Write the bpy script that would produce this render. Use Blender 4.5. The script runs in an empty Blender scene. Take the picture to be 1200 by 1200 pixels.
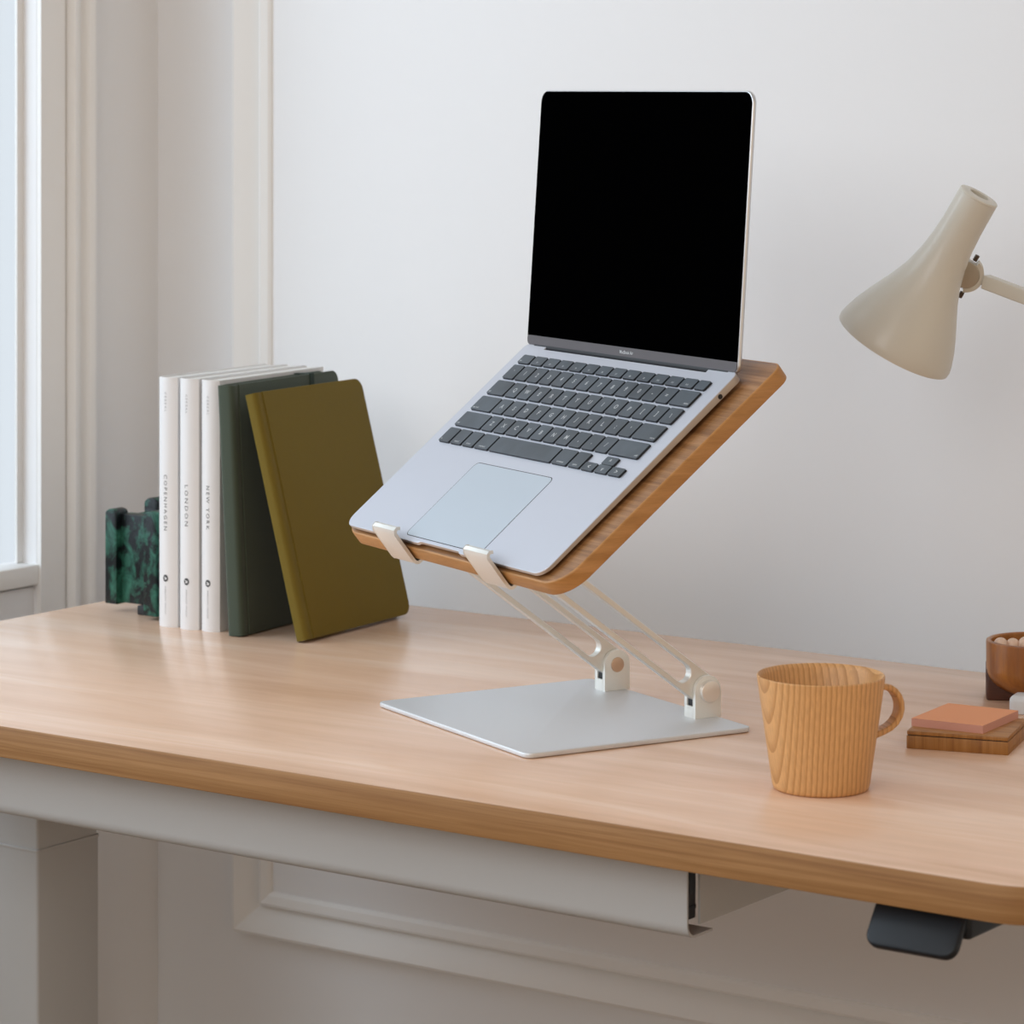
import bpy, bmesh, math, random
from math import sin, cos, pi, radians, sqrt
from mathutils import Vector, Matrix, noise
random.seed(7)
S = bpy.context.scene
COL = S.collection
DESK = .74

# ------------------------------------------------------------------ materials
def nodes(name):
    m = bpy.data.materials.new(name); m.use_nodes = True
    nt = m.node_tree; b = nt.nodes['Principled BSDF']
    return m, nt, b
def plain(name, col, rough=.5, metal=0., spec=.5, coat=0., bump=0., bscale=400., vary=0., vscale=8., sheen=0.):
    m, nt, b = nodes(name)
    b.inputs['Base Color'].default_value = (*col, 1)
    b.inputs['Roughness'].default_value = rough
    b.inputs['Metallic'].default_value = metal
    b.inputs['Specular IOR Level'].default_value = spec
    b.inputs['Coat Weight'].default_value = coat
    b.inputs['Sheen Weight'].default_value = sheen
    tc = nt.nodes.new('ShaderNodeTexCoord')
    if bump:
        n = nt.nodes.new('ShaderNodeTexNoise'); n.inputs['Scale'].default_value = bscale; n.inputs['Detail'].default_value = 4
        bp = nt.nodes.new('ShaderNodeBump'); bp.inputs['Strength'].default_value = bump; bp.inputs['Distance'].default_value = .001
        nt.links.new(tc.outputs['Object'], n.inputs['Vector']); nt.links.new(n.outputs['Fac'], bp.inputs['Height'])
        nt.links.new(bp.outputs['Normal'], b.inputs['Normal'])
    if vary:
        n = nt.nodes.new('ShaderNodeTexNoise'); n.inputs['Scale'].default_value = vscale; n.inputs['Detail'].default_value = 5
        r = nt.nodes.new('ShaderNodeValToRGB')
        r.color_ramp.elements[0].position = .3; r.color_ramp.elements[1].position = .7
        r.color_ramp.elements[0].color = (*[c*(1-vary) for c in col], 1); r.color_ramp.elements[1].color = (*[min(1, c*(1+vary)) for c in col], 1)
        nt.links.new(tc.outputs['Object'], n.inputs['Vector']); nt.links.new(n.outputs['Fac'], r.inputs['Fac']); nt.links.new(r.outputs['Color'], b.inputs['Base Color'])
    return m
def wood(name, cols, scale=(1, 14, 14), nscale=6., rough=.38, fine=.12, bump=.05, coat=0., rot=(0, 0, 0), spec=.5, distort=.6):
    """long-grained wood: stretched noise for figure plus a much finer stretched noise for the pores"""
    m, nt, b = nodes(name); N = nt.nodes; L = nt.links
    tc = N.new('ShaderNodeTexCoord'); mp = N.new('ShaderNodeMapping'); mp.inputs['Scale'].default_value = scale; mp.inputs['Rotation'].default_value = rot
    L.new(tc.outputs['Object'], mp.inputs['Vector'])
    n1 = N.new('ShaderNodeTexNoise'); n1.inputs['Scale'].default_value = nscale; n1.inputs['Detail'].default_value = 6; n1.inputs['Distortion'].default_value = distort; n1.inputs['Roughness'].default_value = .55
    L.new(mp.outputs['Vector'], n1.inputs['Vector'])
    r = N.new('ShaderNodeValToRGB'); el = r.color_ramp.elements
    ps = [.32, .44, .56, .68]
    while len(el) < len(cols): el.new(.5)
    for i, c in enumerate(cols):
        el[i].position = ps[i] if len(cols) == 4 else .33+.34*i/(len(cols)-1); el[i].color = (*c, 1)
    L.new(n1.outputs['Fac'], r.inputs['Fac'])
    n2 = N.new('ShaderNodeTexNoise'); n2.inputs['Scale'].default_value = nscale*9; n2.inputs['Detail'].default_value = 3
    L.new(mp.outputs['Vector'], n2.inputs['Vector'])
    mr = N.new('ShaderNodeMapRange'); mr.inputs['From Min'].default_value = .3; mr.inputs['From Max'].default_value = .7
    mr.inputs['To Min'].default_value = 1-fine; mr.inputs['To Max'].default_value = 1+fine*.6
    L.new(n2.outputs['Fac'], mr.inputs['Value'])
    mx = N.new('ShaderNodeVectorMath'); mx.operation = 'SCALE'
    L.new(r.outputs['Color'], mx.inputs[0]); L.new(mr.outputs['Result'], mx.inputs['Scale']); L.new(mx.outputs['Vector'], b.inputs['Base Color'])
    bp = N.new('ShaderNodeBump'); bp.inputs['Strength'].default_value = bump; bp.inputs['Distance'].default_value = .001
    L.new(n2.outputs['Fac'], bp.inputs['Height']); L.new(bp.outputs['Normal'], b.inputs['Normal'])
    b.inputs['Roughness'].default_value = rough; b.inputs['Coat Weight'].default_value = coat; b.inputs['Coat Roughness'].default_value = .25
    b.inputs['Specular IOR Level'].default_value = spec
    return m
def ringwood(name, dark, light, centre, tilt, scale, rough=.45, distort=1.5):
    """wood turned from a log: growth rings around an axis beside the piece"""
    m, nt, b = nodes(name); N = nt.nodes; L = nt.links
    tc = N.new('ShaderNodeTexCoord'); mp = N.new('ShaderNodeMapping')
    mp.inputs['Location'].default_value = centre; mp.inputs['Rotation'].default_value = tilt
    L.new(tc.outputs['Object'], mp.inputs['Vector'])
    w = N.new('ShaderNodeTexWave'); w.wave_type = 'RINGS'; w.rings_direction = 'Z'; w.wave_profile = 'SAW'
    w.inputs['Scale'].default_value = scale; w.inputs['Distortion'].default_value = distort; w.inputs['Detail'].default_value = 1.5; w.inputs['Detail Scale'].default_value = .6
    L.new(mp.outputs['Vector'], w.inputs['Vector'])
    r = N.new('ShaderNodeValToRGB'); el = r.color_ramp.elements
    el[0].position = 0; el[0].color = (*light, 1); el[1].position = 1; el[1].color = (*dark, 1)
    e = el.new(.55); e.color = (*[l*.72+d*.28 for l, d in zip(light, dark)], 1)
    e = el.new(.9); e.color = (*dark, 1)
    L.new(w.outputs['Fac'], r.inputs['Fac'])
    n2 = N.new('ShaderNodeTexNoise'); n2.inputs['Scale'].default_value = 90; n2.inputs['Detail'].default_value = 4
    mp2 = N.new('ShaderNodeMapping'); mp2.inputs['Scale'].default_value = (8, 8, 1); L.new(tc.outputs['Object'], mp2.inputs['Vector']); L.new(mp2.outputs['Vector'], n2.inputs['Vector'])
    mr = N.new('ShaderNodeMapRange'); mr.inputs['From Min'].default_value = .3; mr.inputs['From Max'].default_value = .7; mr.inputs['To Min'].default_value = .88; mr.inputs['To Max'].default_value = 1.08
    L.new(n2.outputs['Fac'], mr.inputs['Value'])
    mx = N.new('ShaderNodeVectorMath'); mx.operation = 'SCALE'
    L.new(r.outputs['Color'], mx.inputs[0]); L.new(mr.outputs['Result'], mx.inputs['Scale']); L.new(mx.outputs['Vector'], b.inputs['Base Color'])
    b.inputs['Roughness'].default_value = rough
    return m

M = {}
M['wall'] = plain('wall_paint', (.785, .785, .79), .75, bump=.06, bscale=120, spec=.3)
M['trim'] = plain('trim_paint', (.80, .79, .77), .45, spec=.4)
M['ceiling'] = plain('ceiling_paint', (.82, .81, .80), .9)
M['floor'] = wood('floor_boards', [(.22, .13, .07), (.30, .18, .10), (.36, .22, .13)], (1.2, 12, 12), 2.5, .45)
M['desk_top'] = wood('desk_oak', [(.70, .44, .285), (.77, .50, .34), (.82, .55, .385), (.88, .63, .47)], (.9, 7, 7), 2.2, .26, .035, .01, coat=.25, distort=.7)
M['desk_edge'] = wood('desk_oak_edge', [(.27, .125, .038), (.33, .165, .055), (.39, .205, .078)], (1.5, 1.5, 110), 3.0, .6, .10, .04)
M['tray'] = wood('tray_oak', [(.21, .090, .030), (.31, .145, .052), (.41, .205, .085)], (1, 40, 40), 5, .32, .20, .05, coat=.2)
M['tray_edge'] = wood('tray_oak_edge', [(.40, .18, .045), (.46, .215, .06), (.52, .25, .08)], (4, 4, 40), 3, .45, .08)
M['mug'] = ringwood('turned_ash', (.50, .245, .08), (.70, .385, .155), (.070, .105, 0), (radians(1.2), radians(-1), 0), 84, distort=.7)
M['mug_in'] = M['mug']
M['bowl'] = wood('bowl_teak', [(.24, .075, .012), (.36, .13, .02), (.46, .19, .04)], (16, 16, 2), 3, .33, .15, coat=.2)
M['block'] = wood('dark_walnut', [(.05, .013, .005), (.075, .02, .008), (.10, .03, .012)], (3, 14, 14), 4, .45, .15)
M['slab'] = wood('teak_slab', [(.34, .14, .035), (.44, .20, .06), (.52, .26, .09)], (2, 26, 26), 5, .45, .15)
M['slab_side'] = wood('teak_slab_side', [(.26, .10, .018), (.36, .15, .03), (.42, .19, .05)], (60, 60, 1.5), 3, .5, .15)
M['alu'] = plain('bead_blasted_aluminium', (.69, .70, .72), .36, 1., bump=.02, bscale=1800)
M['alu_stand'] = plain('stand_aluminium', (.80, .78, .73), .42, .7, bump=.02, bscale=1500)
M['alu_post'] = plain('post_aluminium', (.84, .83, .78), .45, .35)
M['alu_dark'] = plain('stand_steel_plate', (.72, .735, .75), .45, .55, bump=.02, bscale=1500)
M['brass'] = plain('turned_pin_metal', (.66, .50, .38), .35, 1.)
M['knob'] = plain('spun_knob_metal', (.92, .88, .82), .42, .8)
M['knob'].node_tree.nodes['Principled BSDF'].inputs['Anisotropic'].default_value = .8
M['laptop'] = plain('space_grey_aluminium', (.64, .66, .725), .42, .55, bump=.015, bscale=2000)
M['laptop_side'] = plain('laptop_side_metal', (.62, .60, .58), .35, .9)
M['trackpad'] = plain('trackpad_glass', (.56, .63, .70), .30, .3)
M['groove'] = plain('dark_groove', (.03, .03, .035), .6)
M['key'] = plain('key_cap', (.070, .088, .105), .36, vary=.25, vscale=30)
M['key_side'] = plain('key_side', (.012, .013, .016), .5)
M['legend'] = plain('key_legend', (.55, .56, .56), .6)
M['screen'] = plain('screen_glass_off', (.0004, .0004, .0005), .9, spec=0.0)
M['chin'] = plain('screen_chin', (.11, .10, .105), .45, .0, .2)
M['rubber'] = plain('black_rubber', (.012, .012, .014), .6)
M['plastic_black'] = plain('black_plastic', (.007, .010, .014), .45, spec=.35, bump=.03, bscale=900)
M['desk_metal'] = plain('desk_powder_coat', (.475, .485, .485), .55, bump=.04, bscale=900)
M['cover_white'] = plain('book_cover_white', (.73, .72, .715), .45)
M['cover_white_tint'] = plain('book_cover_grey', (.70, .70, .71), .45)
M['pages'] = plain('paper_pages', (.72, .70, .66), .8, bump=.3, bscale=900)
M['ink'] = plain('spine_ink', (.06, .06, .06), .6)
M['ink_soft'] = plain('spine_ink_grey', (.30, .29, .29), .6)
M['green_cover'] = plain('dark_green_cloth', (.050, .066, .045), .7, spec=.25, bump=.25, bscale=700, sheen=.15)
M['green_band'] = plain('dark_green_elastic', (.012, .028, .018), .7)
M['olive_cover'] = plain('olive_cloth', (.150, .105, .013), .7, spec=.2, bump=.25, bscale=700)
M['pages_cream'] = plain('cream_pages', (.70, .66, .56), .8, bump=.3, bscale=900)
M['lamp'] = plain('lamp_enamel', (.62, .585, .505), .40, coat=.15)
M['lamp_in'] = plain('lamp_inner_enamel', (.75, .74, .70), .5)
M['lamp_metal'] = plain('lamp_joint_metal', (.45, .41, .34), .4, .6)
M['screw'] = plain('screw_metal', (.12, .09, .07), .4, .9)
M['note'] = plain('orange_note_paper', (.90, .38, .18), .7)
M['note_side'] = plain('note_pad_edges', (.68, .34, .26), .8, bump=.4, bscale=1500)
M['bead'] = plain('pale_wooden_bead', (.78, .56, .42), .4, vary=.15, vscale=60)
M['white_glaze'] = plain('white_glaze', (.66, .67, .68), .35)

def glaze():
    m, nt, b = nodes('mottled_green_glaze'); N = nt.nodes; L = nt.links
    tc = N.new('ShaderNodeTexCoord'); mp = N.new('ShaderNodeMapping'); mp.inputs['Scale'].default_value = (1, 1, .8)
    n = N.new('ShaderNodeTexNoise'); n.inputs['Scale'].default_value = 60; n.inputs['Detail'].default_value = 9; n.inputs['Roughness'].default_value = .68; n.inputs['Distortion'].default_value = .6
    r = N.new('ShaderNodeValToRGB'); el = r.color_ramp.elements
    el[0].position = .45; el[0].color = (.003, .005, .006, 1); el[1].position = .80; el[1].color = (.10, .24, .19, 1)
    e = el.new(.52); e.color = (.015, .072, .050, 1)
    e = el.new(.64); e.color = (.036, .150, .105, 1)
    L.new(tc.outputs['Object'], mp.inputs['Vector']); L.new(mp.outputs['Vector'], n.inputs['Vector']); L.new(n.outputs['Fac'], r.inputs['Fac']); L.new(r.outputs['Color'], b.inputs['Base Color'])
    bp = N.new('ShaderNodeBump'); bp.inputs['Strength'].default_value = .6; bp.inputs['Distance'].default_value = .002
    L.new(n.outputs['Fac'], bp.inputs['Height']); L.new(bp.outputs['Normal'], b.inputs['Normal'])
    b.inputs['Roughness'].default_value = .34; b.inputs['Specular IOR Level'].default_value = .3
    return m
M['glaze'] = glaze()
def glassmat():
    m = bpy.data.materials.new('window_glass'); m.use_nodes = True; nt = m.node_tree; N = nt.nodes; L = nt.links
    N.remove(N['Principled BSDF']); out = N['Material Output']
    tr = N.new('ShaderNodeBsdfTransparent'); gl = N.new('ShaderNodeBsdfGlossy'); gl.inputs['Roughness'].default_value = .02
    mx = N.new('ShaderNodeMixShader'); mx.inputs['Fac'].default_value = .04
    tr.inputs['Color'].default_value = (.98, .99, .99, 1)
    L.new(tr.outputs['BSDF'], mx.inputs[1]); L.new(gl.outputs['BSDF'], mx.inputs[2]); L.new(mx.outputs['Shader'], out.inputs['Surface'])
    return m
M['glass'] = glassmat()

# ------------------------------------------------------------------ mesh helpers
I4 = Matrix.Identity(4)
def T(x, y, z): return Matrix.Translation((x, y, z))
def axes(o, x, y, z):
    m = Matrix.Identity(4)
    for i in range(3): m[i][0] = x[i]; m[i][1] = y[i]; m[i][2] = z[i]; m[i][3] = o[i]
    return m
class MB:
    def __init__(s): s.bm = bmesh.new()
    def loft(s, rings, cap0=True, cap1=True, mat=0, closed=True, M=I4, capmat=None):
        bm = s.bm; vs = [[bm.verts.new(M @ Vector(p)) for p in r] for r in rings]
        n = len(vs[0])
        for a, b in zip(vs, vs[1:]):
            for i in range(n if closed else n-1):
                j = (i+1) % n
                f = bm.faces.new((a[i], a[j], b[j], b[i])); f.material_index = mat
        cm = mat if capmat is None else capmat
        if cap0: f = bm.faces.new(list(reversed(vs[0]))); f.material_index = cm
        if cap1: f = bm.faces.new(vs[-1]); f.material_index = cm
        return vs
    def prism(s, outline, z0, z1, bev=0., mat=0, capmat=None, M=I4, seg=3, botbev=None, topcapmat=None):
        """outline: CCW 2D points; bevelled edges made from inset rings"""
        def ring(inset, z): return [(p[0], p[1], z) for p in inset_poly(outline, inset)]
        bb = bev if botbev is None else botbev
        rings = []
        if bb:
            for k in range(seg+1):
                a = pi/2*k/seg; rings.append(ring(bb*(1-sin(a)), z0+bb*(1-cos(a))))
        else: rings.append(ring(0, z0))
        if bev:
            for k in range(seg+1):
                a = pi/2*k/seg; rings.append(ring(bev*(1-cos(a)), z1-bev*(1-sin(a))))
        else: rings.append(ring(0, z1))
        s.loft(rings, mat=mat, M=M, capmat=capmat)
    def box(s, x0, x1, y0, y1, z0, z1, bev=.0008, mat=0, M=I4, seg=2):
        s.prism([(x0, y0), (x1, y0), (x1, y1), (x0, y1)], z0, z1, bev, mat, M=M, seg=seg)
    def lathe(s, prof, n=64, mat=0, M=I4, cap0=False, cap1=False):
        rings = [[(r*cos(2*pi*i/n), r*sin(2*pi*i/n), z) for i in range(n)] for r, z in prof]
        s.loft(rings, cap0, cap1, mat, M=M)
    def cyl(s, r, z0, z1, n=32, bev=0., mat=0, M=I4):
        s.prism([(r*cos(2*pi*i/n), r*sin(2*pi*i/n)) for i in range(n)], z0, z1, bev, mat, M=M)
    def sweep(s, path, sec, mat=0, up=Vector((0, 0, 1)), M=I4, caps=True, scales=None):
        """sec: 2D outline in (side, normal); path list of Vector"""
        rings = []; P = [Vector(p) for p in path]
        for i, p in enumerate(P):
            t = (P[min(i+1, len(P)-1)]-P[max(i-1, 0)]).normalized()
            a = up.cross(t).normalized(); b = t.cross(a)
            k = scales[i] if scales else 1
            rings.append([p+a*(q[0]*k)+b*(q[1]*k) for q in sec])
        s.loft(rings, caps, caps, mat, M=M)
    def build(s, name, mats, parent=None, smooth=35):
        bmesh.ops.recalc_face_normals(s.bm, faces=s.bm.faces)
        me = bpy.data.meshes.new(name); s.bm.to_mesh(me); s.bm.free()
        for m in (mats if isinstance(mats, (list, tuple)) else [mats]): me.materials.append(m)
        if smooth:
            for p in me.polygons: p.use_smooth = True
            me.set_sharp_from_angle(angle=radians(smooth))
        o = bpy.data.objects.new(name, me); COL.objects.link(o)
        if parent is not None: o.parent = parent
        return o
def inset_poly(pts, d):
    if abs(d) < 1e-9: return [(p[0], p[1]) for p in pts]
    n = len(pts); out = []
    for i in range(n):
        a = Vector(pts[i-1][:2]); b = Vector(pts[i][:2]); c = Vector(pts[(i+1) % n][:2])
        e1 = (b-a); e2 = (c-b)
        if e1.length < 1e-9: e1 = e2
        if e2.length < 1e-9: e2 = e1
        e1.normalize(); e2.normalize()
        n1 = Vector((-e1.y, e1.x)); n2 = Vector((-e2.y, e2.x)); k = 1+n1.dot(n2)
        m = (n1+n2)/max(k, .3); q = b+m*d; out.append((q.x, q.y))
    return out
def rrect(x0, x1, y0, y1, r, n=6):
    """CCW rounded rectangle; r one radius or (bl, br, tr, tl)"""
    rs = r if isinstance(r, (tuple, list)) else (r,)*4
    out = []
    for (cx, cy, a0), q in zip(((x0, y0, pi), (x1, y0, 1.5*pi), (x1, y1, 0), (x0, y1, .5*pi)), rs):
        sx = 1 if cx == x0 else -1; sy = 1 if cy == y0 else -1
        for k in range(n+1):
            a = a0+pi/2*k/n; out.append((cx+sx*q+q*cos(a), cy+sy*q+q*sin(a)))
    return out
def circ(r, n=16, rx=1, ry=1): return [(r*cos(2*pi*i/n)*rx, r*sin(2*pi*i/n)*ry) for i in range(n)]
def empty(name, loc=(0, 0, 0), rz=0.):
    o = bpy.data.objects.new(name, None); COL.objects.link(o); o.empty_display_size = .05
    o.location = loc; o.rotation_euler = (0, 0, rz); return o
def tag(o, label=None, cat=None, group=None, kind=None):
    if label: o['label'] = label
    if cat: o['category'] = cat
    if group: o['group'] = group
    if kind: o['kind'] = kind
    return o
def struct(mb, name, mats, parent=None, smooth=35):
    o = mb.build(name, mats, parent, smooth); o['kind'] = 'structure'; return o

_tc = {}
def text_polys(txt, spacing=1., bold=0.):
    """outline polygons of a line of text, unit cap height, starting at x=0"""
    key = (txt, spacing, bold)
    if key in _tc: return _tc[key]
    cu = bpy.data.curves.new('lettering', 'FONT'); cu.body = txt; cu.size = 1; cu.space_character = spacing; cu.offset = bold; cu.resolution_u = 2
    ob = bpy.data.objects.new('lettering', cu); COL.objects.link(ob)
    dg = bpy.context.evaluated_depsgraph_get(); dg.update()
    ev = ob.evaluated_get(dg); me = ev.to_mesh()
    vs = [(v.co.x, v.co.y) for v in me.vertices]; fs = [list(p.vertices) for p in me.polygons]
    ev.to_mesh_clear(); bpy.data.objects.remove(ob); bpy.data.curves.remove(cu)
    x0 = min(v[0] for v in vs); x1 = max(v[0] for v in vs)
    vs = [(x-x0, y) for x, y in vs]
    _tc[key] = (vs, fs, x1-x0); return _tc[key]
def add_text(mb, txt, place, height, length=None, spacing=1., mat=1, centre=False, bold=0.):
    """place(x, y) maps text metres to a 3D point"""
    vs, fs, L = text_polys(txt, spacing, bold)
    ky = height/.72; kx = (length/L) if length else ky
    off = -L*kx/2 if centre else 0
    vv = [mb.bm.verts.new(place(x*kx+off, y*ky)) for x, y in vs]
    for f in fs:
        try: q = mb.bm.faces.new([vv[i] for i in f]); q.material_index = mat
        except ValueError: pass

# ------------------------------------------------------------------ the room
XW, YW, CEIL = -.1587, .7764, 2.75
mb = MB(); mb.box(-3, 5, -4, 4, -.05, 0, 0); 
# floor, ceiling and back wall
mb.bm.free(); mb = MB(); mb.box(XW-.2, 4.2, -3.6, YW+.15, -.05, 0, 0); struct(mb, 'floor', M['floor'])
mb = MB(); mb.box(XW-.2, 4.2, -3.6, YW+.15, CEIL, CEIL+.05, 0); struct(mb, 'ceiling', M['ceiling'])
mb = MB(); mb.box(XW-.2, 4.2, YW, YW+.12, 0, CEIL, 0); struct(mb, 'wall_back', M['wall'])
# left wall round the window opening
OY0, OY1, OZ0, OZ1 = -1.15, .587, .755, 2.45
GX = XW-.0195        # plane of the sash
mb = MB()
mb.box(XW-.0225, XW, OY1, YW, 0, CEIL, 0); mb.box(XW-.0225, XW, -3.6, OY0, 0, CEIL, 0)
mb.box(XW-.0225, XW, OY0, OY1, OZ1, CEIL, 0); mb.box(XW-.0225, XW-.004, OY0, OY1, 0, OZ0-.024, 0)
struct(mb, 'wall_left', M['wall'])
# window_1: frame (sash, glazing bars), sill and pane
w = empty('window_1', (XW, (OY0+OY1)/2, OZ0)); w['kind'] = 'structure'
def wf(mb, *a, **k): mb.box(*a, M=T(-XW, -(OY0+OY1)/2, -OZ0), **k)
mb = MB()
wf(mb, XW-.0224, GX, OY1-.0090, OY1, OZ0, OZ1, bev=.0008)
wf(mb, XW-.028, GX, OY0, OY0+.05, OZ0, OZ1); wf(mb, XW-.028, GX, OY0+.05, OY1-.05, OZ1-.05, OZ1)
wf(mb, XW-.028, GX, -.32, -.27, OZ0, OZ1)
mb.build('window_frame', M['trim'], w)
mb = MB(); wf(mb, XW-.0222, XW-.0212, OY0+.01, OY1-.003, OZ0+.003, OZ1-.02, bev=0); mb.build('window_pane', M['glass'], w)
mb = MB(); wf(mb, XW-.034, XW+.003, OY0-.0, OY1+.0002, OZ0-.0215, OZ0, bev=.002); mb.build('window_sill', M['trim'], w)
# casing beside the window: flat board then a moulded backband, floor to ceiling
cas = [(.0, .0), (.0, .006), (.0365, .006), (.0375, .003), (.040, .003), (.041, .012), (.043, .015), (.048, .015), (.0505, .012), (.053, .008), (.060, .007), (.0635, .009), (.066, .014), (.070, .016), (.0735, .016), (.0755, .010), (.0755, 0)]
mb = MB()
mb.loft([[(XW+p, OY1+.0003+q, z) for q, p in cas] for z in (0, CEIL)]); struct(mb, 'trim_1', M['trim'])
mb = MB()
mb.loft([[(XW+p, OY0-q, z) for q, p in cas] for z in (0, CEIL)]); struct(mb, 'trim_2', M['trim'])
# picture-frame moulding on the back wall
prof = [(0, 0), (0, .008), (.002, .0135), (.005, .0145), (.012, .0115), (.020, .0068), (.029, .0026), (.0315, .0010), (.0325, .0010), (.0335, .0070), (.0360, .0074), (.0440, .0048), (.0465, .0025), (.0475, 0)]
def frame_mould(name, x0, x1, z0, z1):
    mb = MB(); rings = []
    for q, p in prof:
        rings.append([(x0+q, YW-p, z0+q), (x1-q, YW-p, z0+q), (x1-q, YW-p, z1-q), (x0+q, YW-p, z1-q)])
    mb.loft(rings, False, False); struct(mb, name, M['trim'], smooth=20)
frame_mould('trim_3', -.0425, 3.6, .3495, 2.45)
mb = MB()
mb.loft([[(XW, YW-p, z) for p, z in ((0, 0), (.014, 0), (.014, .10), (.010, .115), (.004, .12), (0, .12))], [(4.2, YW-p, z) for p, z in ((0, 0), (.014, 0), (.014, .10), (.010, .115), (.004, .12), (0, .12))]]); struct(mb, 'baseboard_back', M['trim'])

# ------------------------------------------------------------------ the desk
DW, DD, DT = 1.305, .6764, .025
desk = empty('desk', (DW/2, DD/2, 0)); tag(desk, 'long oak-topped standing desk with pale grey metal frame against the wall', 'desk')
DM = T(-DW/2, -DD/2, 0)
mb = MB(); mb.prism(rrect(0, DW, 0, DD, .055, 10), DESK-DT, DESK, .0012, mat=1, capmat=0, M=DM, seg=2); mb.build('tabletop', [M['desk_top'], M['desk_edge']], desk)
def leg(x0, x1):
    mb = MB()
    y0, y1 = .290, .373
    mb.prism(rrect(x0+.001, x1-.001, y0+.001, y1-.001, .003, 3), .5515, .685, .0, M=DM)
    mb.prism(rrect(x0-.0006, x1+.0006, y0-.0006, y1+.0006, .003, 3), .549, .5518, .0006, M=DM)
    mb.prism(rrect(x0, x1, y0, y1, .003, 3), .35, .5492, .0, M=DM)
    mb.prism(rrect(x0+.006, x1-.006, y0+.006, y1-.006, .003, 3), .02, .352, .0, M=DM)
    l = mb.build('leg', M['desk_metal'], desk)
    mb = MB(); mb.prism(rrect((x0+x1)/2-.04, (x0+x1)/2+.04, .03, .64, .02, 4), 0, .022, .004, M=DM); mb.build('foot', M['desk_metal'], l)
leg(.0283, .1283); leg(DW-.1283, DW-.0283)
# side rails that carry the top, and the crossbar
for xx in (.9893, .2):
    mb = MB(); mb.box(xx-.0018, xx, .066, .62, .6605, .7148, .0005, M=DM); mb.box(xx-.03, xx, .066, .62, .7125, .7148, .0004, M=DM); mb.build('side_rail', M['desk_metal'], desk)
mb = MB(); mb.box(.05, DW-.05, .300, .360, .685, .7148, .001, M=DM); mb.build('crossbar', M['desk_metal'], desk)
# hanging cable tray front, folded into a J at its foot
def jprof():
    y, zt, zb, r, t = .050, .7148, .6522, .0105, .0018
    o = [(y, zt), (y, zb+r)]
    for k in range(1, 9):
        a = pi+pi/2*k/8; o.append((y+r+r*cos(a), zb+r+r*sin(a)))
    o.append((y+.034, zb))
    i = [(y+.034, zb+t)]
    for k in range(8, 0, -1):
        a = pi+pi/2*k/8; i.append((y+r+(r-t)*cos(a), zb+r+(r-t)*sin(a)))
    i += [(y+t, zb+r), (y+t, zt)]
    return o+i
mb = MB(); mb.loft([[(x, y, z) for y, z in jprof()] for x in (.0, .9885)], M=DM); mb.build('cable_panel', M['desk_metal'], desk)
mb = MB(); mb.box(.3, .986, .0535, .0650, .665, .7145, .001, M=DM); mb.box(.975, .9868, .0560, .0640, .683, .7146, .001, M=DM, mat=1)
mb.box(.984, .9866, .0535, .0650, .672, .675, .0003, M=DM, mat=1); mb.build('power_strip', [M['rubber'], M['plastic_black']], desk)
# height control paddle
mb = MB()
pm = axes((1.196, .030, .7145), (1, 0, 0), (0, -.34, -.94), (0, -.94, .34))
fl = []
def pad_ring(u, hw, z0, z1, y): return [(u-hw, y, z0), (u+hw, y, z0), (u+hw, y, z1), (u-hw, y, z1)]
# body under the top
mb.prism(rrect(1.176, 1.228, .018, .085, (.004, .004, .012, .012), 4), .6955, .7148, .003, M=DM)
# flap: a thick rounded plate leaning forward and down
o = Vector((1.192, .022, .7135)); dn = Vector((0, -.60, -.80)).normalized(); ax = Vector((1, 0, 0)); nn = ax.cross(dn)
FM = DM @ axes(o, ax, dn, nn)
mb.prism(rrect(-.0335, .0335, -.002, .0345, (.004, .004, .009, .009), 5), -.0035, .0035, .0018, M=FM)
mb.build('control_paddle', M['plastic_black'], desk)

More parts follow.
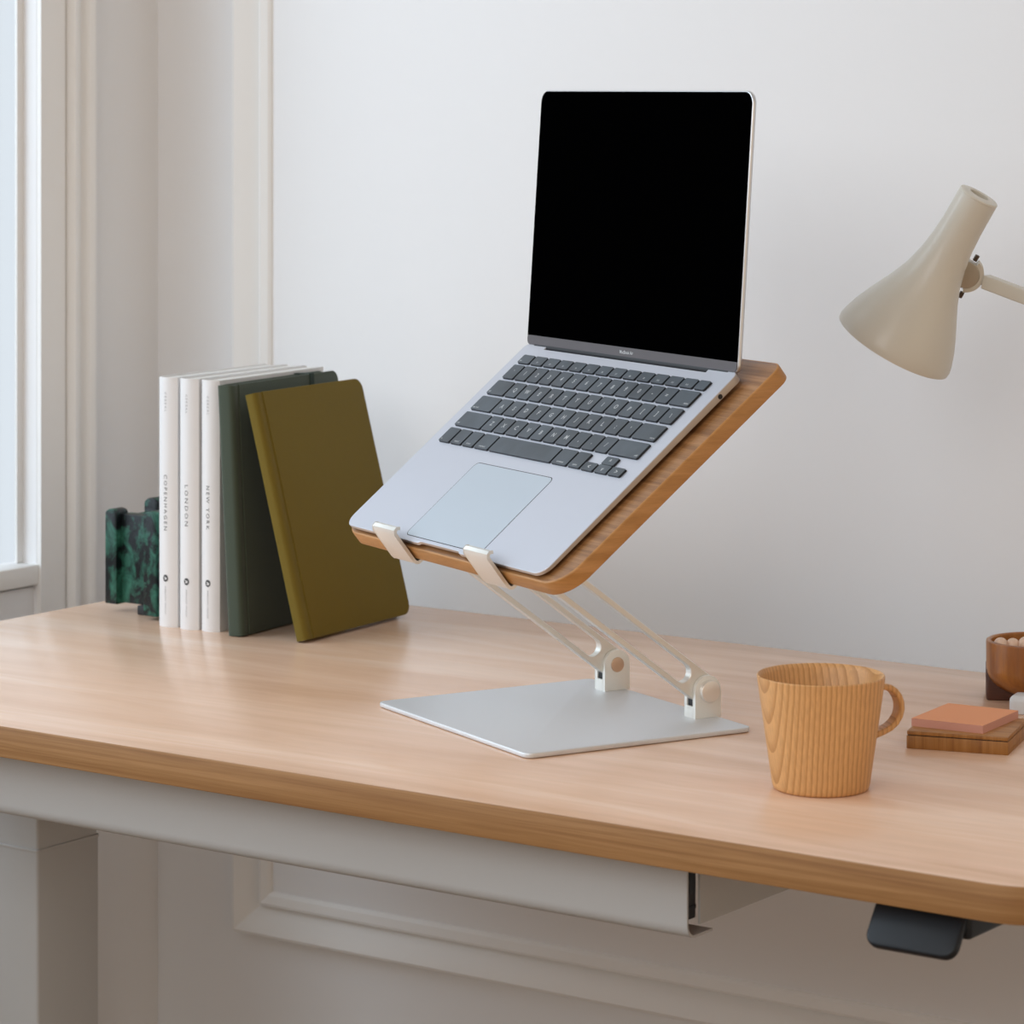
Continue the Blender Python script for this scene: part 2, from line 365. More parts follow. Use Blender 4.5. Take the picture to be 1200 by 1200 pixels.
# ------------------------------------------------------------------ laptop stand
SY = radians(-24.2)
bO = Vector((.56214, .24136, DESK)); bW = Vector((cos(SY), sin(SY), 0)); bB = Vector((-sin(SY), cos(SY), 0)); Z = Vector((0, 0, 1))
stand = empty('laptop_stand', bO+bW*.1228+bB*.1045, SY)
tag(stand, 'aluminium laptop stand with oak tray on two slotted arms over a flat plate', 'laptop stand')
SM = T(-.1228, -.1045, 0)            # stand coordinates: u across, v back, z up from the desk
SI = (stand.matrix_basis if False else Matrix.Translation(stand.location) @ Matrix.Rotation(SY, 4, 'Z')).inverted()
mb = MB(); mb.prism(rrect(0, .2455, 0, .209, .007, 6), 0.0006, .0045, .0009, M=SM, seg=2); mb.build('base_plate', M['alu_dark'], stand)
TH = radians(36.3); AL = .193
HV, HZ = .1986, .0262
for ui, (u0, u1) in enumerate(((.0425, .0590), (.1805, .1970))):
    v0, v1 = .1862, .2112; r = .0125
    # post: two cheeks with the arm's knuckle between, rounded over the hinge
    side = [(v0, .0045), (v1, .0045), (v1, HZ)]+[(HV+r*cos(a), HZ+r*sin(a)) for a in [pi*k/14 for k in range(1, 14)]]+[(v0, HZ)]
    low = [(v0, .0045), (v1, .0045), (v1, .014), (v0, .014)]
    mb = MB()
    cm = SM @ axes((0, 0, 0), (0, 1, 0), (0, 0, 1), (1, 0, 0))
    mb.prism(side, u0, u0+.0042, .0004, M=cm, seg=2); mb.prism(side, u1-.0042, u1, .0004, M=cm, seg=2)
    mb.prism(low, u0+.0040, u1-.0040, 0, M=cm)
    post = mb.build('hinge_post', M['alu_post'], stand)
    mb = MB(); mb.box(u0+.0043, u1-.0043, v0+.0012, v0+.008, .0141, .0200, .0002, M=SM); mb.build('stop_block', M['rubber'], post)
    # hinge cap on the outer cheek
    hm = SM @ axes((u1, HV, HZ), (0, 1, 0), (0, 0, 1), (1, 0, 0))
    mb = MB()
    if ui == 0: mb.cyl(.0063, 0, .0008, 32, .0003, M=hm); mb.build('hinge_pin', M['brass'], stand)['label'] = 'flat copper coloured hinge pin'
    else: mb.cyl(.0088, 0, .0045, 40, .0005, M=hm); mb.build('hinge_knob', M['knob'], stand)['label'] = 'round spun-metal tightening knob'
    # arm: a flat bar in the vertical plane with a long slot through it
    am = SM @ axes(((u0+u1)/2, HV, HZ), (0, -cos(TH), sin(TH)), (0, sin(TH), cos(TH)), (-1, 0, 0))
    hw = .0122; t2 = .0040; n = 12
    def slot(L0, L1, r): return [(L0+r*cos(a), r*sin(a)) for a in [pi/2+pi*k/n for k in range(n+1)]]+[(L1+r*cos(a), r*sin(a)) for a in [-pi/2+pi*k/n for k in range(n+1)]]
    out = slot(0, AL, hw); inn = slot(.0265, AL-.026, .0076)
    mb = MB()
    A = [[(x, y, z) for x, y in poly] for poly, z in ((inset_poly(out, .0006), -t2), (out, -t2+.0006), (out, t2-.0006), (inset_poly(out, .0006), t2))]
    B = [[(x, y, z) for x, y in poly] for poly, z in ((inset_poly(inn, -.0006), t2), (inn, t2-.0006), (inn, -t2+.0006), (inset_poly(inn, -.0006), -t2))]
    mb.loft(A+B+[A[0]], False, False, M=am)
    bmesh.ops.remove_doubles(mb.bm, verts=mb.bm.verts, dist=1e-6)
    mb.build('arm', M['alu_stand'], stand)
# tray frame, in laptop-plane coordinates (u across, v up the slope, n out of the deck)
LY = radians(-24.68); TD = radians(39.1); TT = radians(37.9)
LO = Vector((.5148, .2571, .8867)); K = 1.0833; KS = Matrix.Scale(K, 4); LWv = Vector((cos(LY), sin(LY), 0)); LB = Vector((-sin(LY), cos(LY), 0))
def slope(t): return LB*cos(t)+Z*sin(t), -LB*sin(t)+Z*cos(t)
tD, tN = slope(TT)
TM = SI @ axes(LO-tN*.0058*K, LWv, tD, tN) @ KS      # z=0 is the tray's upper face
mb = MB(); mb.prism(rrect(-.006, .3245, -.002, .2365, (.020, .024, .010, .010), 10), -.0120, 0, .0014, mat=1, capmat=0, M=TM, seg=4, botbev=.0010); mb.build('tray', [M['tray'], M['tray_edge']], stand)
mb = MB(); mb.prism(rrect(.045, .273, .022, .150, .01, 5), -.0165, -.0120, .001, M=TM); mb.build('tray_bracket', M['alu_stand'], stand)
for u in (.0937, .2200):
    for sg in (-1, 1):
        a_, b_ = sorted((u+sg*.0042, u+sg*.0078))
        mb = MB(); mb.box(a_, b_, .030, .052, -.034, -.0160, .001, M=TM); mb.build('hinge_lug', M['alu_stand'], stand)
for u0 in (.0695, .2115):
    pth = [(.0006, .0168), (-.0012, .0180), (-.0034, .0176), (-.0048, .0155), (-.0050, -.0100), (-.0045, -.0130), (-.0028, -.0143), (.004, -.0145), (.026, -.0143)]
    t = .0009
    o1 = []; o2 = []
    for i, p in enumerate(pth):
        a = Vector(pth[max(i-1, 0)]); b = Vector(pth[min(i+1, len(pth)-1)]); d = (b-a).normalized(); nrm = Vector((-d.y, d.x))
        o1.append(Vector(p)+nrm*t); o2.append(Vector(p)-nrm*t)
    loop = [(q.x, q.y) for q in o1]+[(q.x, q.y) for q in reversed(o2)]
    mb = MB(); hm = TM @ axes((0, 0, 0), (0, 1, 0), (0, 0, 1), (1, 0, 0)); mb.prism(loop, u0, u0+.0350, .0004, M=hm)
    mb.build('front_hook', M['alu_stand'], stand)

# ------------------------------------------------------------------ laptop
lD, lN = slope(TD); LW_, LD_ = .3041, .2124
lap = empty('laptop', LO+LWv*LW_*K/2, LY)
tag(lap, 'open grey aluminium laptop with blank black screen, resting on the oak tray', 'laptop')
LI = (Matrix.Translation(lap.location) @ Matrix.Rotation(LY, 4, 'Z')).inverted()
LM = LI @ axes(LO, LWv, lD, lN) @ KS
# deck outline with finger scoop in front and hinge notch at the back
r = .0115; ol = []
def arc(cx, cy, a0, n=8, r=r): return [(cx+r*cos(a0+pi/2*k/n), cy+r*sin(a0+pi/2*k/n)) for k in range(n+1)]
ol += arc(r, r, pi)
ol += [(.1185, 0), (.1205, .0003), (.1225, .0016), (.1245, .0018), (.1800, .0018), (.1820, .0016), (.1840, .0003), (.1860, 0)]
ol += arc(LW_-r, r, 1.5*pi)
rb = .006
ol += arc(LW_-rb, LD_-rb, 0, r=rb)
ol += [(.2661, LD_), (.2661, LD_-.0042), (.0320, LD_-.0042), (.0320, LD_)]
ol += arc(rb, LD_-rb, .5*pi, r=rb)
def side_n(v): return -(.0028+.0032*max(0, min(1, v/LD_)))
def bot_n(v): return -(.0040+.0045*max(0, min(1, v/LD_)))
mb = MB()
rg = [[(x, y, 0) for x, y in inset_poly(ol, .0004)], [(x, y, -.0004) for x, y in ol], [(x, y, side_n(y)) for x, y in ol], [(x, y, side_n(y)*.75+bot_n(y)*.25) for x, y in inset_poly(ol, .0015)]]
cx, cy = LW_/2, LD_/2
rg.append([(cx+(x-cx)*.955, cy+(y-cy)*.93, bot_n(y)) for x, y in ol])
vs = mb.loft(rg, True, True, mat=0, M=LM)
for f in mb.bm.faces:
    f.material_index = 0
mb.bm.faces.ensure_lookup_table()
no = len(ol)
for i, f in enumerate(list(mb.bm.faces)[:no*4]):
    if i >= no: f.material_index = 1
base = mb.build('base', [M['laptop'], M['laptop_side']], lap, smooth=30)
# feet
for u, v in ((.03, .022), (.274, .022), (.03, .188), (.274, .188)):
    mb = MB(); mb.cyl(.006, -.0057-.02095*(v-.006), bot_n(v)+.0008, 20, .0004, M=LM @ T(u, v, 0)); mb.build('rubber_foot', M['rubber'], lap)
mb = MB(); mb.cyl(.0019, 0, .00025, 20, M=LM @ axes((LW_+.0000, .1895, -.0033), (0, 1, 0), (0, 0, 1), (1, 0, 0))); mb.build('headphone_jack', M['rubber'], lap)
# trackpad
tp = (.0945, .2105, .0045, .0850)
mb = MB(); mb.prism(rrect(tp[0], tp[1], tp[2], tp[3], .005, 6), 0, .00006, 0, mat=1, M=LM)
mb.prism(rrect(tp[0]+.0006, tp[1]-.0006, tp[2]+.0006, tp[3]-.0006, .0046, 6), .00006, .00014, 0, mat=0, M=LM); mb.build('trackpad', [M['trackpad'], M['groove']], lap)
# keys
K0, K1, KV0 = .0150, .2880, .0955
pit = (K1-K0)/14.5; rowp = .01855; gap = .0024; gapv = .0032
rows = [
 (0, rowp, [(' fn', 1), ('control', 1), ('option', 1), ('command', 1.25), ('', 5), ('command', 1.25), ('option', 1)]),
 (1, rowp, [('shift', 2.25)]+[(c, 1) for c in 'ZXCVBNM,./']+[('shift', 2.25)]),
 (2, rowp, [('caps lock', 1.75)]+[(c, 1) for c in "ASDFGHJKL;'"]+[('return', 1.75)]),
 (3, rowp, [('tab', 1.5)]+[(c, 1) for c in 'QWERTYUIOP[]\\']),
 (4, rowp, [('`', 1)]+[(c, 1) for c in '1234567890-=']+[('delete', 1.5)]),
]
def key(u0, u1, v0, v1, leg_):
    mb = MB(); M0 = LM @ T((u0+u1)/2, (v0+v1)/2, 0); a, b = (u1-u0)/2, (v1-v0)/2
    mb.prism(rrect(-a-.0002, a+.0002, -b-.0002, b+.0002, .0014, 3), 0, .0004, 0, mat=1, M=M0)
    mb.prism(rrect(-a, a, -b, b, .0013, 3), .0004, .0017, 0, mat=1, capmat=0, M=M0)
    if leg_:
        s = .0042 if len(leg_.strip()) == 1 else .0017
        if len(leg_.strip()) == 1: pl = lambda x, y: M0 @ Vector((x, y-s/2, .00176)); c = True
        elif leg_ in ('tab', 'caps lock', 'shift', ' fn', 'esc') and u0 < .1: pl = lambda x, y: M0 @ Vector((x-a+.0016, y-b+.0018, .00176)); c = False
        elif leg_ in ('shift', 'return', 'delete'):
            wv = text_polys(leg_)[2]*s/.72; pl = lambda x, y: M0 @ Vector((x+a-.0016-wv, y-b+.0018, .00176)); c = False
        else: pl = lambda x, y: M0 @ Vector((x, y-b+.0018, .00176)); c = True
        add_text(mb, leg_.strip(), pl, s, centre=c, mat=2, bold=.02)
    o = mb.build('key', [M['key'], M['key_side'], M['legend']], lap, smooth=0)
    return o
for ri, hgt, ks in rows:
    u = K0; v0 = KV0+ri*rowp
    for lg, wd in ks:
        key(u+gap/2, u+wd*pit-gap/2, v0+gapv/2, v0+hgt-gapv/2, lg); u += wd*pit
# arrow cluster
ua = K0+11.5*pit
for i, (dx, dv, g) in enumerate(((0, 0, '<'), (1, 0, 'v'), (1, .5, '^'), (2, 0, '>'))):
    key(ua+dx*pit+gap/2, ua+(dx+1)*pit-gap/2, KV0+dv*rowp+(gap/2 if dv == 0 else 0.0002), KV0+(dv+.5)*rowp-(gap/2 if dv else .0002), g)
# function row
u = K0; wf_ = (14.5-.85)/13*pit; v0 = KV0+5*rowp
for i in range(13):
    key(u+gap/2, u+wf_-gap/2, v0+gap/2-.0002, v0+.0102, 'esc' if i == 0 else 'F%d' % i); u += wf_
key(u+gap/2, K1-gap/2, v0+gap/2-.0002, v0+.0102, '')
# lid
LA = radians(86.1); lH = .2045
dD, dN = slope(LA)      # dN points back towards the viewer's side at the screen face? (face looks to -dB)
HO = LO+lD*(LD_-.0012)*K
zb = (LWv.cross(dD))
SMx = LI @ axes(HO, LWv, dD, zb) @ KS                # z axis = LWv x dD points to the viewer
mb = MB(); mb.prism(rrect(0, LW_, -.0005, lH, (.006, .006, .0095, .0095), 8), -.0042, -.0004, .0014, M=SMx, seg=3, botbev=.0018); lid = mb.build('lid', M['alu'], lap)
mb = MB(); mb.prism(rrect(.0012, LW_-.0012, .0078, lH-.0010, (.0002, .0002, .0088, .0088), 8), -.0004, .0001, 0, M=SMx); mb.build('screen', M['screen'], lid)
mb = MB(); mb.prism(rrect(.0012, LW_-.0012, .0003, .0078, (.004, .004, .0002, .0002), 5), -.0004, .0001, 0, M=SMx)
add_text(mb, 'MacBook Air', lambda x, y: SMx @ Vector((x+LW_/2-.0, y+.0029, .00018)), .0026, centre=True, bold=.012); mb.build('screen_chin', [M['chin'], M['legend']], lid)['label'] = 'grey lower screen border with the model lettering'
mb = MB(); hx = LM @ T(0, LD_+.0012, -.0030) @ axes((0, 0, 0), (0, 1, 0), (0, 0, 1), (1, 0, 0))
mb.cyl(.0042, .012, LW_-.012, 20, .0005, M=hx); mb.build('hinge', M['rubber'], lap)

# ------------------------------------------------------------------ books
def city_guide(name, x, y, yaw, t, wd, hgt, title, z0, z1, zc, z2, z3, s0, s1, label, cm):
    o = empty('book', (x, y, DESK), yaw); tag(o, label, 'book', 'white city guides in the row')
    R = .010
    def front(u): # slight bulge of the spine
        q = (u/t-.5)*2; return -.0040*(1-q*q)
    n = 12
    outer = [(0, wd)]+[(t*k/n, front(t*k/n)) for k in range(n+1)]+[(t, wd)]
    c = .0011
    inner = [(t-c, wd)]+[(c+(t-2*c)*k/n, front(c+(t-2*c)*k/n)+c) for k in range(n, -1, -1)]+[(c, wd)]
    mb = MB(); loop = outer+inner
    mb.loft([[(a, b, z) for a, b in loop] for z in (0, hgt)], True, True)
    def on(u, zz): return Vector((u, front(u)-.00015, zz))
    uc = t*.47
    def pl(zs, hh): return lambda tx, ty: on(uc-hh/2+ty, zs-tx)
    H = DESK
    add_text(mb, title, pl(z0-H, .0040), .0040, z0-z1, 1.5, mat=1)
    add_text(mb, 'CEREAL', pl(s0-H, .0024), .0024, s0-s1, 1.6, mat=2)
    add_text(mb, 'ABRAMS IMAGE', pl(z2-H, .0017), .0017, z2-z3, 1.2, mat=2)
    # round publisher mark: a dark disc holding a pale letter
    bmv = []
    for k in range(20):
        a = 2*pi*k/20; bmv.append(mb.bm.verts.new(on(uc+.0031*cos(a), zc-H+.0034*sin(a))))
    mb.bm.faces.new(bmv).material_index = 1
    add_text(mb, 'A', lambda tx, ty: on(uc-.0015+ty, zc-H-tx)+Vector((0, -.0001, 0)), .0030, None, 1, mat=0, centre=True, bold=.03)
    mb.build('cover', [cm, M['ink'], M['ink_soft']], o, smooth=25)
    mb = MB(); mb.box(c, t-c, .0012, wd-.0015, .0008, hgt-.0012, 0); mb.build('page_block', M['pages'], o)
    return o
city_guide('book', .1435, .4406, radians(3.5), .0222, .1700, .2380, 'COPENHAGEN', .8849, .8320, .7864, .7790, .7522, .9639, .9452, 'white city guide lettered COPENHAGEN on its spine beside the green bookend', M['cover_white'])
city_guide('book', .1705, .4399, radians(4.5), .0218, .1760, .2380, 'LONDON', .8771, .8382, .7855, .7782, .7522, .9630, .9452, 'white city guide lettered LONDON on its spine, middle of three white books', M['cover_white'])
city_guide('book', .1953, .4425, radians(5.2), .0208, .1760, .2375, 'NEW YORK', .8777, .8365, .7857, .7792, .7526, .9625, .9447, 'white city guide lettered NEW YORK on its spine against the dark green notebook', M['cover_white'])

def notebook(x, y, yaw, lean, wd, hgt, t, cm, pages, label, band=None, rad=.011):
    o = empty('notebook', (x, y, DESK), yaw); tag(o, label, 'notebook')
    # local: thickness along u, depth along v, height along w, leaning towards -x about the lower edge
    Sx = Vector((cos(lean), 0, sin(lean))); U = Vector((-sin(lean), 0, cos(lean)))
    NM = axes((0, 0, 0), Sx, (0, 1, 0), U)
    bt = .0020; sp = .013
    mb = MB()
    PM = NM @ axes((0, 0, 0), (0, 1, 0), (0, 0, 1), (1, 0, 0))    # (depth, height) outline extruded through the thickness
    for a0 in (0, t-bt):
        mb.prism(rrect(sp, wd, 0, hgt, (.0005, rad, rad, .0005), 8), a0, a0+bt, .0007, M=PM, seg=3)
    n = 10; rr = .0045
    out = [(.0004, sp+.002), (.0009, sp), (.0007, sp-.003), (0, sp-.005), (0, rr)]+[(rr-rr*cos(pi/2*k/5), rr-rr*sin(pi/2*k/5)) for k in range(1, 6)]
    out += [(t-rr+rr*sin(pi/2*k/5), rr-rr*cos(pi/2*k/5)) for k in range(0, 6)]+[(t, sp-.005), (t-.0007, sp-.003), (t-.0009, sp), (t-.0004, sp+.002)]
    inn = [(t-.0018, sp+.002), (t-.0022, sp-.003), (t-.0020, .003), (t-.004, .0018), (.004, .0018), (.0020, .003), (.0022, sp-.003), (.0018, sp+.002)]
    mb.loft([[(a, b, z) for a, b in out+inn] for z in (.0003, hgt-.0003)], M=NM)
    mb.build('cover', cm, o, smooth=30)
    mb = MB(); mb.prism(rrect(.004, wd-.003, .003, hgt-.003, (.0005, rad-.002, rad-.002, .0005), 6), bt, t-bt, 0, M=PM); mb.build('page_block', pages, o)
    if band:
        mb = MB(); b0, b1 = band; e = .0009
        ring = lambda v, k: [(-k, v, -k), (t+k, v, -k), (t+k, v, hgt+k), (-k, v, hgt+k)]
        mb.loft([ring(b0, e), ring(b1, e), ring(b1, -.0001), ring(b0, -.0001), ring(b0, e)], False, False, M=NM)
        mb.build('elastic_band', M['green_band'], o)
    return o
notebook(.2358, .4316, radians(6.6), radians(3.01), .1887, .2348, .0170, M['green_cover'], M['pages_cream'], 'dark green hardback notebook with elastic band between white books and olive notebook', band=(.136, .143))
notebook(.3104, .4413, radians(4.76), radians(14.58), .1803, .2336, .0129, M['olive_cover'], M['pages_cream'], 'olive brown notebook leaning at the right end of the row')

# ------------------------------------------------------------------ green bookend
be = empty('bookend', (.09, .505, DESK)); tag(be, 'mottled dark green glazed bookend at the left end of the book row', 'bookend')
BM = T(-.09, -.505, 0)
mb = MB(); mb.box(.058, .112, .480, .495, .009, .0960, .001, M=BM); mb.build('web_panel', M['glaze'], be)
def flange(x0, x1, y0, y1, z0, z1):
    mb = MB(); w_ = x1-x0
    # upright with a rounded top, seen end-on
    prof_ = [(x0, z0), (x1, z0), (x1, z1-w_*.35)]+[(x0+w_/2+w_/2*cos(a), z1-w_*.35+w_*.35*sin(a)) for a in [pi*k/8 for k in range(1, 8)]]+[(x0, z1-w_*.35)]
    mb.prism(prof_, -y1, -y0, .0012, M=BM @ axes((0, 0, 0), (1, 0, 0), (0, 0, 1), (0, -1, 0)), seg=2); mb.build('flange', M['glaze'], be)
flange(.0440, .0590, .4720, .4900, .008, .1010)
flange(.1085, .1250, .4560, .485, .0040, .1050)
flange(.0520, .0700, .5200, .545, .0040, .1075)
mb = MB(); mb.box(.056, .066, .494, .521, .010, .094, .001, M=BM); mb.build('web_panel', M['glaze'], be)
mb = MB(); mb.box(.085, .108, .474, .520, 0, .0092, .001, M=BM); mb.build('foot', M['rubber'], be)
mb = MB(); mb.box(.110, .125, .480, .525, .004, .080, .001, M=BM); mb.build('side_panel', M['glaze'], be)

# ------------------------------------------------------------------ wooden mug
MX, MY = 1.019, .185
mug = empty('mug', (MX, MY, DESK)); tag(mug, 'turned pale wooden mug with striped grain on the desk right of the stand', 'mug')
mb = MB()
P = [(0, 0), (.0325, 0), (.0342, .0006), (.0354, .0022), (.0361, .005), (.0470, .0815), (.0470, .0830), (.0463, .0837), (.0452, .0830), (.0438, .0800), (.0332, .012), (.0312, .0085), (.028, .0070), (0, .0070)]
mb.lathe([(max(r_, .00001), z_) for r_, z_ in P], 96); bmesh.ops.remove_doubles(mb.bm, verts=mb.bm.verts, dist=.00005); mb.build('cup', M['mug'], mug)
hd = Vector((.4917, .871, 0)).normalized()
pts = [(.0415, .0710), (.047, .0712), (.052, .0710), (.0570, .0700), (.0615, .0672), (.0648, .0630), (.0668, .0580), (.0670, .0530), (.0655, .0480), (.0622, .0435), (.0575, .0402), (.052, .0380), (.046, .0362), (.040, .0348)]
pp = [hd*a+Z*b for a, b in pts]
mb = MB(); side_v = hd.cross(Z).normalized()
sec = rrect(-.0055, .0055, -.0023, .0023, .0016, 4); rings = []
for i, p in enumerate(pp):
    t_ = (pp[min(i+1, len(pp)-1)]-pp[max(i-1, 0)]).normalized(); b_ = t_.cross(side_v)
    rings.append([p+side_v*q[0]+b_*q[1] for q in sec])
mb.loft(rings); mb.build('handle', M['mug'], mug, smooth=50)

# ------------------------------------------------------------------ note pad on a teak slab
yw = radians(15.5)
sl = empty('wooden_box', (1.0013, .3475, DESK), yw); tag(sl, 'low square teak box under the orange note pad', 'box')
mb = MB(); mb.prism(rrect(0, .0800, 0, .0800, .001, 2), 0.0, .0102, .0006, mat=1, capmat=0, seg=2); mb.build('body', [M['slab'], M['slab_side']], sl)
mb = MB(); mb.prism(rrect(.0003, .0797, .0003, .0797, .001, 2), .0108, .0138, .0005, mat=1, capmat=0, seg=2); mb.box(.001, .079, .001, .079, .0100, .0110, 0, mat=2); mb.build('lid', [M['slab'], M['slab_side'], M['rubber']], sl)
pdn = empty('note_pad', (.9958, .3662, DESK+.0138), radians(4.5)); tag(pdn, 'square pad of orange sticky notes on the teak box', 'note pad')
mb = MB(); mb.prism([(0, 0), (.0600, 0), (.0600, .0720), (0, .0720)], 0, .0062, 0, mat=1, capmat=0); mb.build('pad', [M['note'], M['note_side']], pdn, smooth=0)
# ------------------------------------------------------------------ bowl with beads
BX, BY = .9935, .587
bowl = empty('wooden_bowl', (BX, BY, DESK), radians(28)); tag(bowl, 'small round teak bowl on a dark square foot near the back right', 'bowl')
mb = MB(); a_, b_ = .041, .0235; P = []
for k in range(13):
    q = pi/2*k/12; P.append((max(.0001, a_*sin(q)), .0265-b_*cos(q)))
P += [(.0412, .048), (.0410, .0498), (.0398, .0505), (.0378, .0505), (.0368, .0495), (.0364, .046), (.0355, .028), (.030, .016), (.018, .0095), (.0001, .008)]
mb.lathe(P, 72); bmesh.ops.remove_doubles(mb.bm, verts=mb.bm.verts, dist=.0002); mb.build('vessel', M['bowl'], bowl)
mb = MB(); mb.prism(rrect(-.041, .041, -.008, .036, .003, 4), 0, .0262, .0012, M=Matrix.Rotation(radians(0), 4, 'Z')); mb.build('foot', M['block'], bowl)
Fv = Vector((-.5812, .8138, 0)); Rv = Vector((.8138, .5812, 0))
bd = [(-.0285, .004, .0455, .0062, 'pale round bead nearest the left rim of the teak bowl'), (-.0180, .006, .0448, .0060, 'pale round bead second in from the left rim of the bowl'), (-.0075, .003, .0460, .0066, 'largest visible pale bead in the teak bowl, right at the frame edge')]
first = None
for a, b, c, r_, lab in bd:
    p = Vector((BX, BY, DESK))+Rv*a+Fv*b+Z*c
    if first is None:
        mb = MB(); mb.lathe([(max(.01*sin(pi*k/14), .00001), -.01*cos(pi*k/14)) for k in range(15)], 24)
        bmesh.ops.remove_doubles(mb.bm, verts=mb.bm.verts, dist=.00005); o = mb.build('bead', M['bead']); first = o
    else: o = first.copy(); COL.objects.link(o)
    o.location = p; o.scale = (r_*100,)*3; tag(o, lab, 'bead', 'pale beads in the bowl')
k = 0
for a, b, c, r_ in [(-.023, .010, .033, .0068), (-.012, .002, .0325, .0068), (.001, .008, .034, .0070), (.012, -.004, .034, .0070), (-.004, -.014, .033, .0070), (.014, .012, .033, .0068), (-.019, -.009, .0335, .0068), (.006, .021, .034, .0066), (.0045, .004, .0465, .0060), (.0150, -.008, .0465, .0060)]:
    o = first.copy(); COL.objects.link(o); o.location = Vector((BX, BY, DESK))+Rv*a+Fv*b+Z*c; o.scale = (r_*100,)*3
    tag(o, 'pale round bead lower down or beyond the frame edge in the teak bowl', 'bead', 'pale beads in the bowl')
er = empty('eraser', (1.000, .530, DESK), radians(12)); tag(er, 'small white rounded block just behind the orange note pad', 'eraser')
mb = MB(); mb.prism(rrect(0, .05, -.012, .012, .006, 5), 0, .0150, .005, seg=4, botbev=.001); mb.build('block', M['white_glaze'], er)

# ------------------------------------------------------------------ desk lamp
lamp = empty('desk_lamp', (1.190, .520, DESK)); tag(lamp, 'cream enamel desk lamp with flared shade reaching in from the right', 'lamp')
li = T(-1.190, -.520, -DESK)
U = Z
rim = Vector((.880, .5476, 1.0348)); c15 = cos(radians(14)); axd = (Rv*.465+U*.885).normalized()*c15-Fv*sin(radians(14))
axd.normalize()
ln = .1490
sx = axd.cross(Z).normalized(); sy = axd.cross(sx)
ShM = li @ axes(rim, sx, sy, axd)
L0 = ln
op = [(0, .0174), (.028, .0176), (.045, .0186), (.062, .0210), (.078, .0250), (.092, .0305), (.104, .0362), (.117, .0425), (.130, .0480), (.140, .0512), (.1455, .0525), (.1490, .0522)]
mb = MB(); prf = [(r_, L0-t_) for t_, r_ in op]+[(.0512, 0.0), (.0512, .0035)]+[(max(.004, r_-.0016), L0-t_) for t_, r_ in reversed(op[:-1])]
mb.lathe(prf, 72, M=ShM)
shade = mb.build('lamp_shade', M['lamp'], lamp, smooth=40)
mb = MB(); mb.lathe([(.0156, L0-.004), (.0175, L0-.001), (.0176, L0+.0004), (.0171, L0+.0012), (.0095, L0+.0022), (.0085, L0+.0015), (.0085, L0-.010), (.0001, L0-.010)], 48, M=ShM); mb.build('shade_cap', M['lamp'], shade)
mb = MB(); mb.lathe([(.0001, L0-.02), (.013, L0-.022), (.013, L0-.055), (.010, L0-.058), (.0001, L0-.058)], 32, M=ShM); mb.build('lamp_socket', M['lamp_metal'], shade)
# knuckle: half disc against the shade plus its screws
kn = Vector((.9290, .5826, 1.0951))+Rv*.0012+Z*.001
kx = (Rv*.885-U*.465).normalized()      # away from the shade
ky = axd
km = li @ axes(kn, kx, ky, kx.cross(ky).normalized())
hd_ = [(.0118*cos(a), .0118*sin(a)) for a in [-pi/2+pi*k/16 for k in range(17)]]
mb = MB(); mb.prism([(-.006, -.0118)]+hd_+[(-.006, .0118)], -.0055, .0055, .0008, M=km); mb.build('knuckle', M['lamp_metal'], lamp)
mb = MB(); mb.prism([(.0118*cos(a), .0118*sin(a)) for a in [-pi/2.6+pi/1.3*k/12 for k in range(13)]]+[(.0150*cos(a), .0150*sin(a)) for a in [pi/2.6-pi/1.3*k/12 for k in range(13)]], -.0048, .0048, .0005, M=km); mb.build('knuckle_yoke', M['lamp'], lamp)
for s_ in (1, -1):
    mb = MB(); mb.cyl(.0020, -.0020, .0035, 14, .0004, M=km @ axes((.0010+.0022*(1-s_), s_*.0172, .001), (0, 0, 1), (0, 1, 0), (-1, 0, 0)) @ Matrix.Rotation(radians(90), 4, 'X')); mb.build('screw', M['screw'], lamp)
adir = Vector((1, -.02, -.300)).normalized()
ast = kn+Rv*.0138-Z*.0056
el_ = ast+adir*.235
mb = MB(); mb.sweep([ast+adir*.004, el_], rrect(-.0060, .0060, -.0060, .0060, .0012, 3), M=li); arm = mb.build('upper_arm', M['lamp'], lamp)
mb = MB(); mb.sweep([ast-adir*.003, ast+adir*.0045], circ(.0042, 20), M=li); mb.build('arm_collar', M['lamp_metal'], arm)
mb = MB(); mb.cyl(.016, -.012, .012, 32, .002, M=li @ axes(el_, (1, 0, 0), (0, 0, 1), (0, -1, 0))); mb.build('elbow_joint', M['lamp_metal'], lamp)
bt_ = Vector((1.200, .520, DESK+.03))
mb = MB(); mb.sweep([el_, bt_], rrect(-.0060, .0060, -.0060, .0060, .0012, 3), up=Vector((0, 1, 0)), M=li); mb.build('lower_arm', M['lamp'], lamp)
mb = MB(); mb.lathe([(.0001, 0), (.066, 0), (.068, .002), (.068, .014), (.064, .019), (.020, .022), (.012, .034), (.0001, .034)], 56, M=li @ T(1.200, .520, DESK)); mb.build('lamp_base', M['lamp'], lamp)

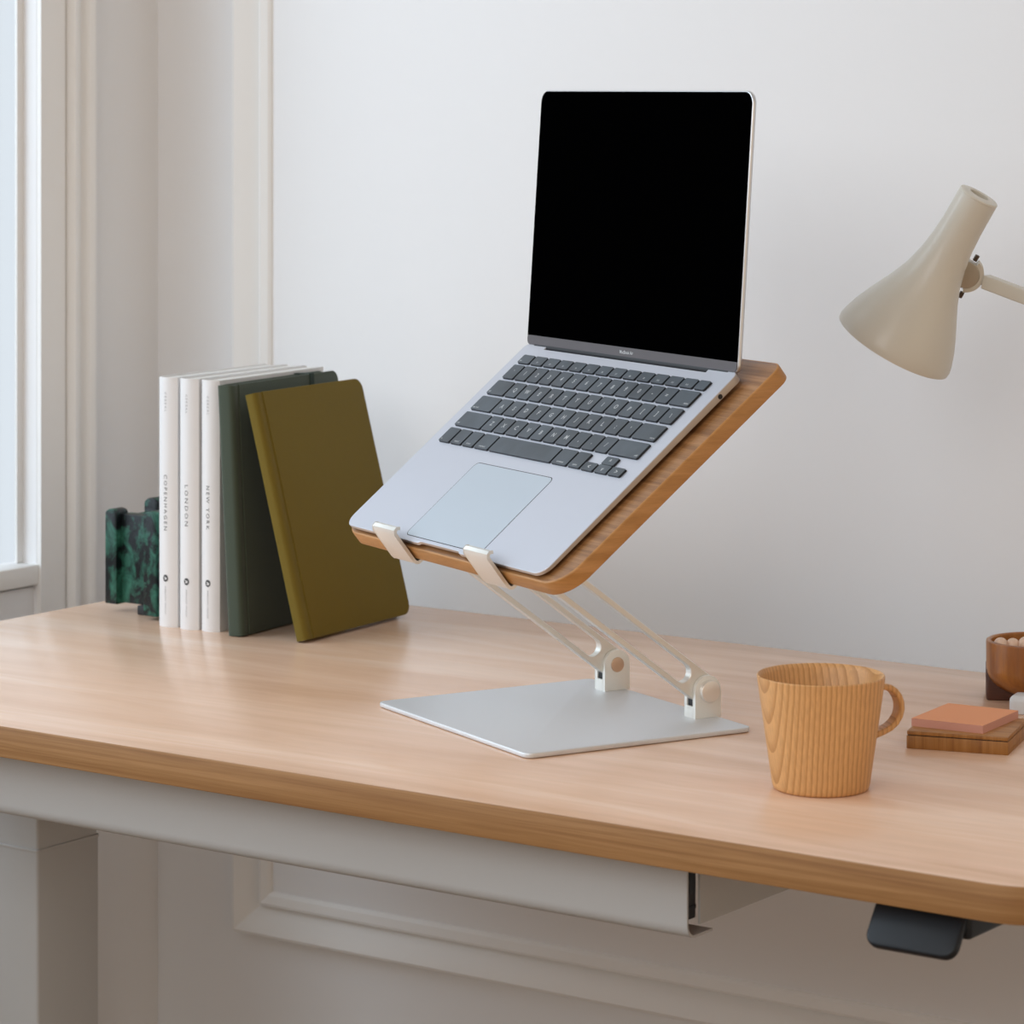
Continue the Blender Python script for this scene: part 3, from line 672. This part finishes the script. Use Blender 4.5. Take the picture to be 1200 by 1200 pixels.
# ------------------------------------------------------------------ light
world = bpy.data.worlds.new('daylight'); S.world = world; world.use_nodes = True
nt = world.node_tree; N = nt.nodes; L = nt.links; bg = N['Background']
tc = N.new('ShaderNodeTexCoord'); sep = N.new('ShaderNodeSeparateXYZ'); L.new(tc.outputs['Generated'], sep.inputs[0])
mr = N.new('ShaderNodeMapRange'); mr.inputs['From Min'].default_value = -.45; mr.inputs['From Max'].default_value = .05; mr.interpolation_type = 'SMOOTHSTEP'
L.new(sep.outputs['X'], mr.inputs['Value'])
mix = N.new('ShaderNodeMix'); mix.data_type = 'RGBA'
mix.inputs['A'].default_value = (.60, .645, .70, 1); mix.inputs['B'].default_value = (.31, .275, .24, 1)
L.new(mr.outputs['Result'], mix.inputs['Factor'])
mr2 = N.new('ShaderNodeMapRange'); mr2.inputs['From Min'].default_value = .1; mr2.inputs['From Max'].default_value = .85; mr2.interpolation_type = 'SMOOTHSTEP'
L.new(sep.outputs['X'], mr2.inputs['Value'])
mix2 = N.new('ShaderNodeMix'); mix2.data_type = 'RGBA'; mix2.inputs['B'].default_value = (.68, .555, .42, 1)
L.new(mr2.outputs['Result'], mix2.inputs['Factor']); L.new(mix.outputs['Result'], mix2.inputs['A']); L.new(mix2.outputs['Result'], bg.inputs['Color']); bg.inputs['Strength'].default_value = 1.0
def area(name, loc, target, sx_, sy_, power, col, spread=180):
    l = bpy.data.lights.new(name, 'AREA'); l.shape = 'RECTANGLE'; l.size = sx_; l.size_y = sy_; l.energy = power; l.color = col; l.spread = radians(spread)
    o = bpy.data.objects.new(name, l); COL.objects.link(o); o.location = loc
    o.rotation_euler = (Vector(target)-Vector(loc)).to_track_quat('-Z', 'Z').to_euler(); return o
area('window_daylight', (-1.2, -.92, 1.95), (1.0, .30, .85), 2.1, 1.9, 38, (.735, .865, 1.0))
area('room_fill', (1.2, -3.2, 2.2), (1.0, .7, 1.1), 2.2, 1.2, 24, (.96, .98, 1.0))  # added broad fill behind the camera, brightens the right wall and desk top

# ------------------------------------------------------------------ camera
cd = bpy.data.cameras.new('camera'); cam = bpy.data.objects.new('camera', cd); COL.objects.link(cam); S.camera = cam
cam.location = (2.21429, -1.87883, 1.25566); cam.rotation_euler = (radians(90), 0, .62022)
cd.sensor_width = 36; cd.lens = 3788.57/1200*36; cd.shift_y = -(600-100.745)/1200
cd.clip_start = .05
cd.dof.use_dof = True; cd.dof.focus_distance = 2.62; cd.dof.aperture_fstop = 14
S.view_settings.view_transform = 'Standard'; S.view_settings.look = 'None'; S.view_settings.gamma = 1; S.view_settings.use_curve_mapping = False
S.view_settings.exposure = 0.36
